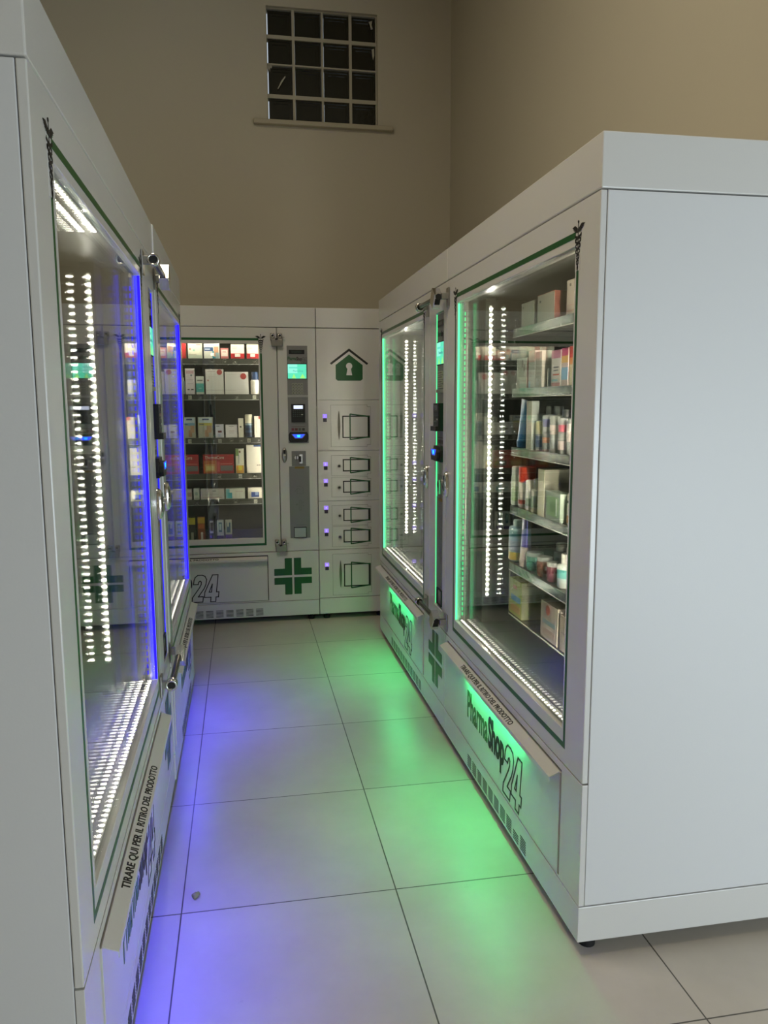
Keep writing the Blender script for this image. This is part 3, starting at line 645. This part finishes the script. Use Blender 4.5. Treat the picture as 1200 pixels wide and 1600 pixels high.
for i, (a, c, lb) in enumerate(((1.066, 1.151, 'white carton with red base, second from right on the top shelf'), (1.167, 1.241, 'white carton with red base, at the right end of the top shelf'))):
    carton(m, lb, a, c, z, .089, base='f0e2cf', deco=((0, 1, 0, .36, 'd02a2d'), (.3, .7, .12, .34, 'efe9dd'), (.1, .5, .8, .84, 'cda79b'), (.1, .45, .7, .73, 'cda79b')), group=G)
z = ZB[1]
bottle(m, 'slim bluish bottle left of the pink-lettered tall carton, second shelf', .748, .772, z, .105, body='93a3b4', cap='dfe3e6', group=G)
carton(m, 'tall narrow white carton with pink lettering, second shelf', .776, .834, z, .162, base='ecdede', deco=((.1, .9, .8, .92, 'd9b0b3'), (.1, .9, .56, .565, '8a7a80'), (.2, .42, .16, .20, '3d3436'), (.58, .85, .16, .20, '3d3436'), (.55, .75, .7, .77, '90a0a5'), (.2, .8, .4, .41, 'a99'+'ea5')), group=G)
carton(m, 'small white carton with teal lower half, second shelf', .842, .890, z, .113, base='e9e6da', deco=((0, 1, .12, .6, '5fb7ae'), (.15, .85, .74, .80, '8d8576'), (.3, .7, .3, .36, 'a6d8d0')), group=G)
PI_ = dict(base='ece4dc')
carton(m, 'tall white carton with round red badge, second shelf', .902, 1.015, z, .158, deco=((0, 1, .16, .165, '6f665e'), (.1, .55, .9, .915, 'c0aaa5'), (.1, .17, .52, .58, 'd07a6a'), (.12, .6, .70, .705, 'c9b8b2'), (.12, .5, .64, .645, 'c9b8b2')), curve=(.78, .88, .15, 'cf5a58'), group=G, **PI_)
carton(m, 'wide white carton with round red badge, second shelf', 1.023, 1.173, z, .142, deco=((0, .45, .17, .176, '6f665e'), (.1, .5, .88, .89, 'c0aaa5'), (.1, .6, .80, .805, 'cfc4b4')), curve=(.78, .80, .13, 'd4534f'), group=G, **PI_)
bottle(m, 'white bottle with dark blue cap, right end of second shelf', 1.186, 1.240, z, .142, body='efe8dc', cap='2c4368', capf=.35, neck=.82, group=G)
z = ZB[2]
for a, c, cl, lb in ((.748, .828, '7fa9c0', 'foot plaster carton with pale blue band, third shelf'), (.844, .937, 'c9bb55', 'foot plaster carton with yellow band, third shelf')):
    carton(m, lb, a, c, z, .132, base='b9b3a3', deco=((.05, .95, .72, .98, 'c9d3d6'), (.05, .95, .60, .72, cl), (.3, .75, .86, .93, '3c4f77'), (.1, .4, .64, .68, '2f4a78'), (.45, .72, .05, .38, 'b28769'), (.6, .9, .25, .6, 'c09575')), group=G)
carton(m, 'small white carton with dark red mark, third shelf', .953, 1.006, z, .086, base='e6dfe3', deco=((.3, .75, .38, .52, '6d2b33'), (.1, .5, .84, .88, '4a4550'), (.3, .6, .05, .3, 'c9c9dc')), group=G)
carton(m, 'plain white carton with thin print, middle of third shelf', 1.018, 1.092, z, .082, base='eae0dc', deco=((.3, .7, .85, .88, '7d7270'), (.3, .75, .5, .53, 'c09a94'), (.3, .75, .36, .38, 'b8a8a0')), group=G)
carton(m, 'narrow cream upright carton beside the roll-on bottle, third shelf', 1.100, 1.133, z, .123, base='e9dfc8', deco=((.25, .6, .52, .6, '4b4a3f'),), group=G)
bottle(m, 'roll-on bottle with cream cap and dark blue body, third shelf', 1.143, 1.192, z, .148, body='3e5a78', cap='efe7cf', capf=.38, neck=.95, bands=((.06, .2, '22334b'), (.3, .42, '2b3f58'), (.53, .6, '9db4c0')), group=G)
carton(m, 'white carton with a red corner, right end of third shelf', 1.203, 1.252, z, .136, base='eee3d2', deco=((.55, 1, .86, 1, 'd4504e'), (.2, .3, .2, .8, 'd8d0c0')), group=G)
z = ZB[3]
for a, c, lb in ((.668, .840, 'red ThermaCare heat wrap carton, the left one, partly behind the left machine'), (.868, 1.064, 'red ThermaCare heat wrap carton, fully visible on the fourth shelf')):
    carton(m, lb.replace('ThermaCare ', ''), a, c, z, .123, base='b5272f', deco=((.02, .44, .04, .70, 'c06a35'), (.06, .38, .12, .5, 'cf9a58'), (.10, .36, .18, .40, 'd9c07c'), (.56, .97, .14, .42, '75706f'), (.56, .95, .48, .54, 'cf6a62'), (.46, .54, .1, .62, 'd0555a'), (0, 1, .70, .72, '8f1d26')), txt=(('ThermaCare', .06, .77, .24, 'f2e4d2'),), group=G)
carton(m, 'tall carton with green corner and orange foot, fourth shelf', 1.077, 1.130, z, .158, base='e9e2cc', deco=((0, .35, .72, 1, '7f9a5a'), (.05, .95, .0, .32, 'd59a3c'), (.3, .75, .12, .30, 'd8c838'), (.4, .6, .84, .92, '8a5a44'), (.35, .4, .4, .75, '6b86a0')), group=G)
carton(m, 'large plain cream carton with a blue top corner, right end of fourth shelf', 1.147, 1.242, z, .183, base='f0e4d2', deco=((.5, 1, .94, 1, '34508a'), (.68, .8, .26, .29, '55504a'), (.84, .93, .26, .29, '55504a'), (.05, .95, .33, .335, 'd8ccbb')), group=G)
z = ZB[4]
carton(m, 'low pinkish carton left of the small white one, fifth shelf', .700, .789, z, .067, base='dfcdca', deco=((.6, .98, .3, .7, 'c59c90'),), group=G)
carton(m, 'small upright white carton between two pinkish ones, fifth shelf', .801, .838, z, .071, base='d4d2c4', deco=((.25, .7, .4, .7, 'a9b8a8'), (.2, .8, .1, .16, '8a8a80')), group=G)
carton(m, 'long low carton with swirling pink print, fifth shelf', .846, .997, z, .067, base='dccbc4', deco=((.08, .9, .12, .2, 'cda9a3'), (.5, .65, .78, .84, '5f5552'), (.2, .75, .45, .5, 'c6b5ae')), group=G)
carton(m, 'low carton with a teal droplet, fifth shelf', 1.006, 1.130, z, .067, base='e6dfd0', deco=((.02, .2, .05, .95, '7ab6bd'), (.12, .33, .05, .6, '3fa3ac'), (.5, .9, .7, .74, 'd0a79c'), (.5, .55, .1, .6, 'd8cfb8'), (.7, .73, .1, .6, 'd8cfb8')), group=G)
carton(m, 'low cream carton showing a blue roll, right end of fifth shelf', 1.150, 1.246, z, .067, base='f0e5cf', deco=((.22, .75, .12, .62, '2d4480'), (.48, .7, .3, .62, '8fa0c0')), group=G)
z = ZB[5]
for a, c, hh, bs, de, lb in ((.763, .804, .162, '2b2620', ((0, 1, .72, 1, 'c9b53a'), (.3, .7, .05, .4, 'a9a090')), 'black upright carton with yellow top, bottom shelf'),
        (.820, .865, .162, '8f4a24', ((0, 1, .76, 1, 'd2a03a'), (.05, .95, .55, .74, 'c96a34'), (.4, .7, .04, .4, 'd9d0c4')), 'orange-brown upright carton with yellow top, bottom shelf'),
        (.894, .923, .141, '2c2736', ((.1, .9, .4, .98, 'b5b2b4'), (.2, .8, .5, .9, '3a2f3c'), (.0, 1, 0, .3, '4a2f5c')), 'dark narrow carton with speckled print, bottom shelf'),
        (.943, .985, .137, 'cfd2d6', ((.25, .75, .45, .92, '3f6f8f'), (.35, .65, .55, .85, 'b9cdd4'), (0, 1, 0, .28, '574a93')), 'white carton with blue oval, left of the similar one, bottom shelf'),
        (.997, 1.038, .137, 'c3c2b2', ((.2, .8, .42, .9, '37657c'), (.3, .55, .7, .95, 'd8d9c4'), (0, 1, 0, .32, '5a3a92')), 'white and violet carton with dark oval, rightmost on the bottom shelf')):
    carton(m, lb, a, c, z, hh, base=bs, deco=de, d=.05, group=G)
tagrail(m, 0, [.842, .948, 1.026, 1.09, 1.215], ['11', '13', '14', '16', '17'], ZB[0], .102)
tagrail(m, 1, [.802, .866, .958, 1.095, 1.208], ['21', '22', '23', '25', '27'], ZB[1], .102)
tagrail(m, 2, [.79, .886, .98, 1.052, 1.116, 1.166, 1.228], ['30', '31', '33', '34', '35', '36', '37'], ZB[2], .102)
tagrail(m, 3, [.97, 1.104, 1.196], ['43', '45', '46'], ZB[3], .102)
tagrail(m, 4, [.82, .92, 1.068, 1.198], ['52', '53', '55', '57'], ZB[4], .102)

# ---- near right machine
SY = .158; G = 'cartons and bottles in the near right machine'; m = rn
z = ZR[0]+.001
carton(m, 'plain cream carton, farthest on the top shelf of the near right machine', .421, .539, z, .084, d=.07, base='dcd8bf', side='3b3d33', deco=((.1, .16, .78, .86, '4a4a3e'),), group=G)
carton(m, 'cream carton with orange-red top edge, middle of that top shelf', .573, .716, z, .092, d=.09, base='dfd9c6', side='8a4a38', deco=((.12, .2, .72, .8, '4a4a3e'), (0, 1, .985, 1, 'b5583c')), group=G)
carton(m, 'cream carton with faint pink stripes, nearest on that top shelf', .810, .915, z, .105, d=.08, base='ead9c6', deco=((.0, 1, .12, .16, 'd9a898'), (0, 1, .28, .31, 'dcb3a4'), (.2, .3, .82, .9, '6a5a50')), group=G)
bottle(m, 'dark rounded container between two cream cartons on the top shelf of the near right machine', .745, .805, z, .085, body='1d201b', cap='2a2d27', capf=.2, y=.20, shiny=.15, neck=.7, name='container', cat='container', group=G)
z = ZR[1]+.001
carton(m, 'cream carton with slanted brown stripes, farthest on the second shelf', .385, .483, z, .107, base='dfdcc8', deco=((.5, .62, .7, .95, '9a8f7c'), (.7, .82, .55, .8, '9a8f7c')), side='c08a80', group=G)
carton(m, 'white carton with soft pink top, second shelf', .500, .560, z, .127, base='ddd8cc', deco=((0, 1, .7, 1, 'e0b5a8'), (.1, .3, 0, .2, '9cc0d6')), group=G)
carton(m, 'pale grey-pink carton next to the clear bottle, second shelf', .566, .622, z, .120, base='cfc8bc', deco=((.2, .8, .4, .43, 'a59c94'), (.2, .7, .3, .32, 'a59c94'), (0, 1, .82, 1, 'd9bdb2')), group=G)
bottle(m, 'small clear silvery bottle before the striped cartons, second shelf', .638, .696, z, .078, body='b5bab8', cap='d6d6d0', capf=.16, shiny=.08, metal=.6, adj=False, group=G)
carton(m, 'pink and white carton with pale blue foot, second shelf', .704, .778, z, .115, base='e6dcd2', deco=((0, 1, .78, 1, 'd088a0'), (.25, .8, .52, .56, '5a5560'), (.25, .75, .44, .47, '5a5560'), (.2, .85, .32, .36, 'c85a4a'), (.05, .95, .0, .12, 'c98f8a'), (.1, .7, .16, .22, '8fc0c8')), group=G)
carton(m, 'carton with magenta, yellow and blue bands, second shelf', .786, .834, z, .117, base='e0c8c0', deco=((0, 1, .8, 1, 'cf4f7c'), (0, 1, .62, .8, 'e2b05a'), (0, 1, .18, .5, '8fb8d6')), group=G)
carton(m, 'carton with red top fading to cream, nearest on the second shelf', .845, .900, z, .119, base='e6d8b4', deco=((0, 1, .72, 1, 'c9403c'), (0, 1, .55, .72, 'e2904c')), group=G)
z = ZR[2]+.001
tube(m, 'tall bright blue tube leaning slightly, farthest on the third shelf', .405, .470, z, .170, '2f86c4', '2a6fa8', lean=.10, group=G)
carton(m, 'slim white carton beside the blue tube, third shelf', .491, .540, z, .168, d=.026, base='dfd2c2', deco=((0, .1, 0, 1, 'cabfb0'), (.2, .8, .62, .7, '9fc08a')), side='a9b0a8', group=G)
bottle(m, 'slender teal-blue bottle behind the silver ones, third shelf', .556, .590, z, .138, body='3f6f86', cap='a9c6d0', y=.215, group=G)
for a, c, hh, bd, lb in ((.600, .650, .125, ((.45, .8, 'b9b48a'), (.1, .4, '5b6a80')), 'first of the foil-wrapped bottles, with a greenish label'),
        (.660, .712, .150, ((.55, .72, '6a6a8c'), (.2, .32, 'c08a70')), 'foil-wrapped bottle with violet-grey label, second of four'),
        (.722, .776, .150, ((.4, .6, 'c8b8b0'),), 'foil-wrapped bottle with pale label, third of four'),
        (.790, .844, .140, ((.50, .66, 'b5606c'), (.1, .3, 'c9b8b4')), 'foil-wrapped bottle with a pink-red label band, third shelf'),
        (.856, .915, .140, ((.3, .7, 'd2c4be'),), 'foil-wrapped white bottle at the near end of the third shelf')):
    bottle(m, lb, a, c, z, hh, body='c4c5c0', cap='4a4e4c', capf=.17, shiny=.08, metal=.45, bump=.9, bands=bd, group=G)
z = ZR[3]+.001
bottle(m, 'pale bottle with green label, farthest on the fourth shelf', .375, .440, z, .143, body='d6dcc4', cap='d9d9ca', capf=.2, neck=.92, bands=((.12, .5, 'b8cc9a'),), group=G)
bottle(m, 'white bottle with a red-orange cap, fourth shelf', .450, .512, z, .147, body='e2dacb', cap='d8432c', capf=.36, neck=.96, bands=((.1, .2, 'a8503a'),), group=G)
bottle(m, 'short white bottle with rounded shoulders, fourth shelf', .516, .562, z, .106, body='ddd8ca', cap='d6d2c4', capf=.3, neck=.95, bands=((.15, .4, '98a58c'),), group=G)
bottle(m, 'narrow white pump bottle before the tall carton, fourth shelf', .568, .604, z, .116, body='d8d6c8', cap='c9c9bc', capf=.3, neck=.4, bands=((.15, .5, '9aa890'),), group=G)
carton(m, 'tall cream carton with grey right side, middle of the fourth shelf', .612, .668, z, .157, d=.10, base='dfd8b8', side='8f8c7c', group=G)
carton(m, 'shiny green and clear blister pack, fourth shelf', .684, .802, z, .091, d=.04, base='9aa698', deco=((.08, .9, .15, .85, '7fa070'), (.3, .7, .3, .65, '6a8c5c'), (.72, .8, .2, .8, 'd9ddd4')), name='blister_pack', cat='pack', group=G)
bottle(m, 'white bottle with tall orange cap, nearest on the fourth shelf', .818, .886, z, .154, body='ddd4c0', cap='e08a28', capf=.34, neck=.8, adj=False, bands=((.05, .2, 'c98a3c'), (.45, .5, '4a4a44')), group=G)
z = ZR[4]+.001
bottle(m, 'blue-grey bottle with yellow foot, farthest on the fifth shelf', .366, .446, z, .152, body='86a8b8', cap='9fb4ae', capf=.14, neck=.6, bands=((0.03, .22, 'c0a03c'), (.25, .5, '8f9aa8'), (.6, .75, '5f8f9a')), group=G)
tube(m, 'pink-white tube with violet top, fifth shelf', .456, .512, z, .182, 'd8c0b4', 'd6c4b8', bands=('5a4fb0',), group=G)
for a, c, hh, cl, lb in ((.541, .603, .064, '4f8f7a', 'small teal foil-wrapped jar at the front of the fifth shelf'), (.638, .692, .067, '8c6250', 'small brown foil-wrapped jar at the front of the fifth shelf'), (.723, .780, .065, '8c5560', 'small maroon foil-wrapped jar at the front of the fifth shelf')):
    bottle(m, lb, a, c, z, hh, body=cl, cap='9a9c98', capf=.2, shiny=.10, metal=.4, bump=.7, neck=.92, name='jar', cat='jar', group=G)
bottle(m, 'white and turquoise bottle, nearest on the fifth shelf', .812, .874, z, .110, body='c9cfc8', cap='d6cfc8', capf=.3, neck=.6, bands=((.3, .55, '5fa8a0'),), group=G)
for a, c, hh, cl, lb in ((.404, .460, .104, 'a8aaa2', 'silvery bottle in the back row behind the teal jar'), (.486, .550, .102, 'b8b6ae', 'silvery bottle in the back row behind the brown jar'), (.600, .660, .114, '9c9e94', 'silvery bottle in the back row behind the maroon jar')):
    bottle(m, lb, a+.14, c+.14, z, hh, body=cl, cap='8a8a82', capf=.25, y=.235, shiny=.12, metal=.6, neck=.7, group=G)
z = ZR[5]+.001
carton(m, 'yellow-green carton with blue lettering, farthest on the bottom shelf', .352, .478, z, .135, d=.11, base='cdd078', deco=((.3, .6, .74, .84, 'd0683c'), (.12, .9, .40, .56, '5f9ab0'), (.1, .9, .1, .3, 'd6a860')), side='8a8c6c', group=G)
carton(m, 'dull blue carton behind the pale one, bottom shelf', .60, .66, z, .145, d=.10, y=.27, base='4f6a72', deco=((.1, .9, .6, .9, '6d8a92'),), group=G)
carton(m, 'pale beige carton with small red badge, bottom shelf', .665, .805, z, .125, d=.12, base='b8aa9c', deco=((.12, .88, .42, .54, '7f9a9c'), (.1, .85, .14, .3, 'b0917f')), curve=(.45, .82, .12, 'a8503c'), side='a0968a', group=G)
carton(m, 'beige carton with small print, nearest on the bottom shelf', .825, .93, z, .115, d=.12, base='b0a294', deco=((.1, .6, .5, .54, '6a5f58'), (.1, .7, .3, .33, '8f8378')), group=G)
so = [c for c in rn.children if c.name.startswith('shelf')][2]
for x in (.66, .75, .83): MB().box(x-.016, x+.016, .30, .302, ZR[2]-.062, ZR[2]-.03, mat('c9ccb0', .5)).poly([(x-.009, ZR[2]-.052), (x+.009, ZR[2]-.05), (x-.002, ZR[2]-.038)], .2993, .3, INK).build('price_tag', so)
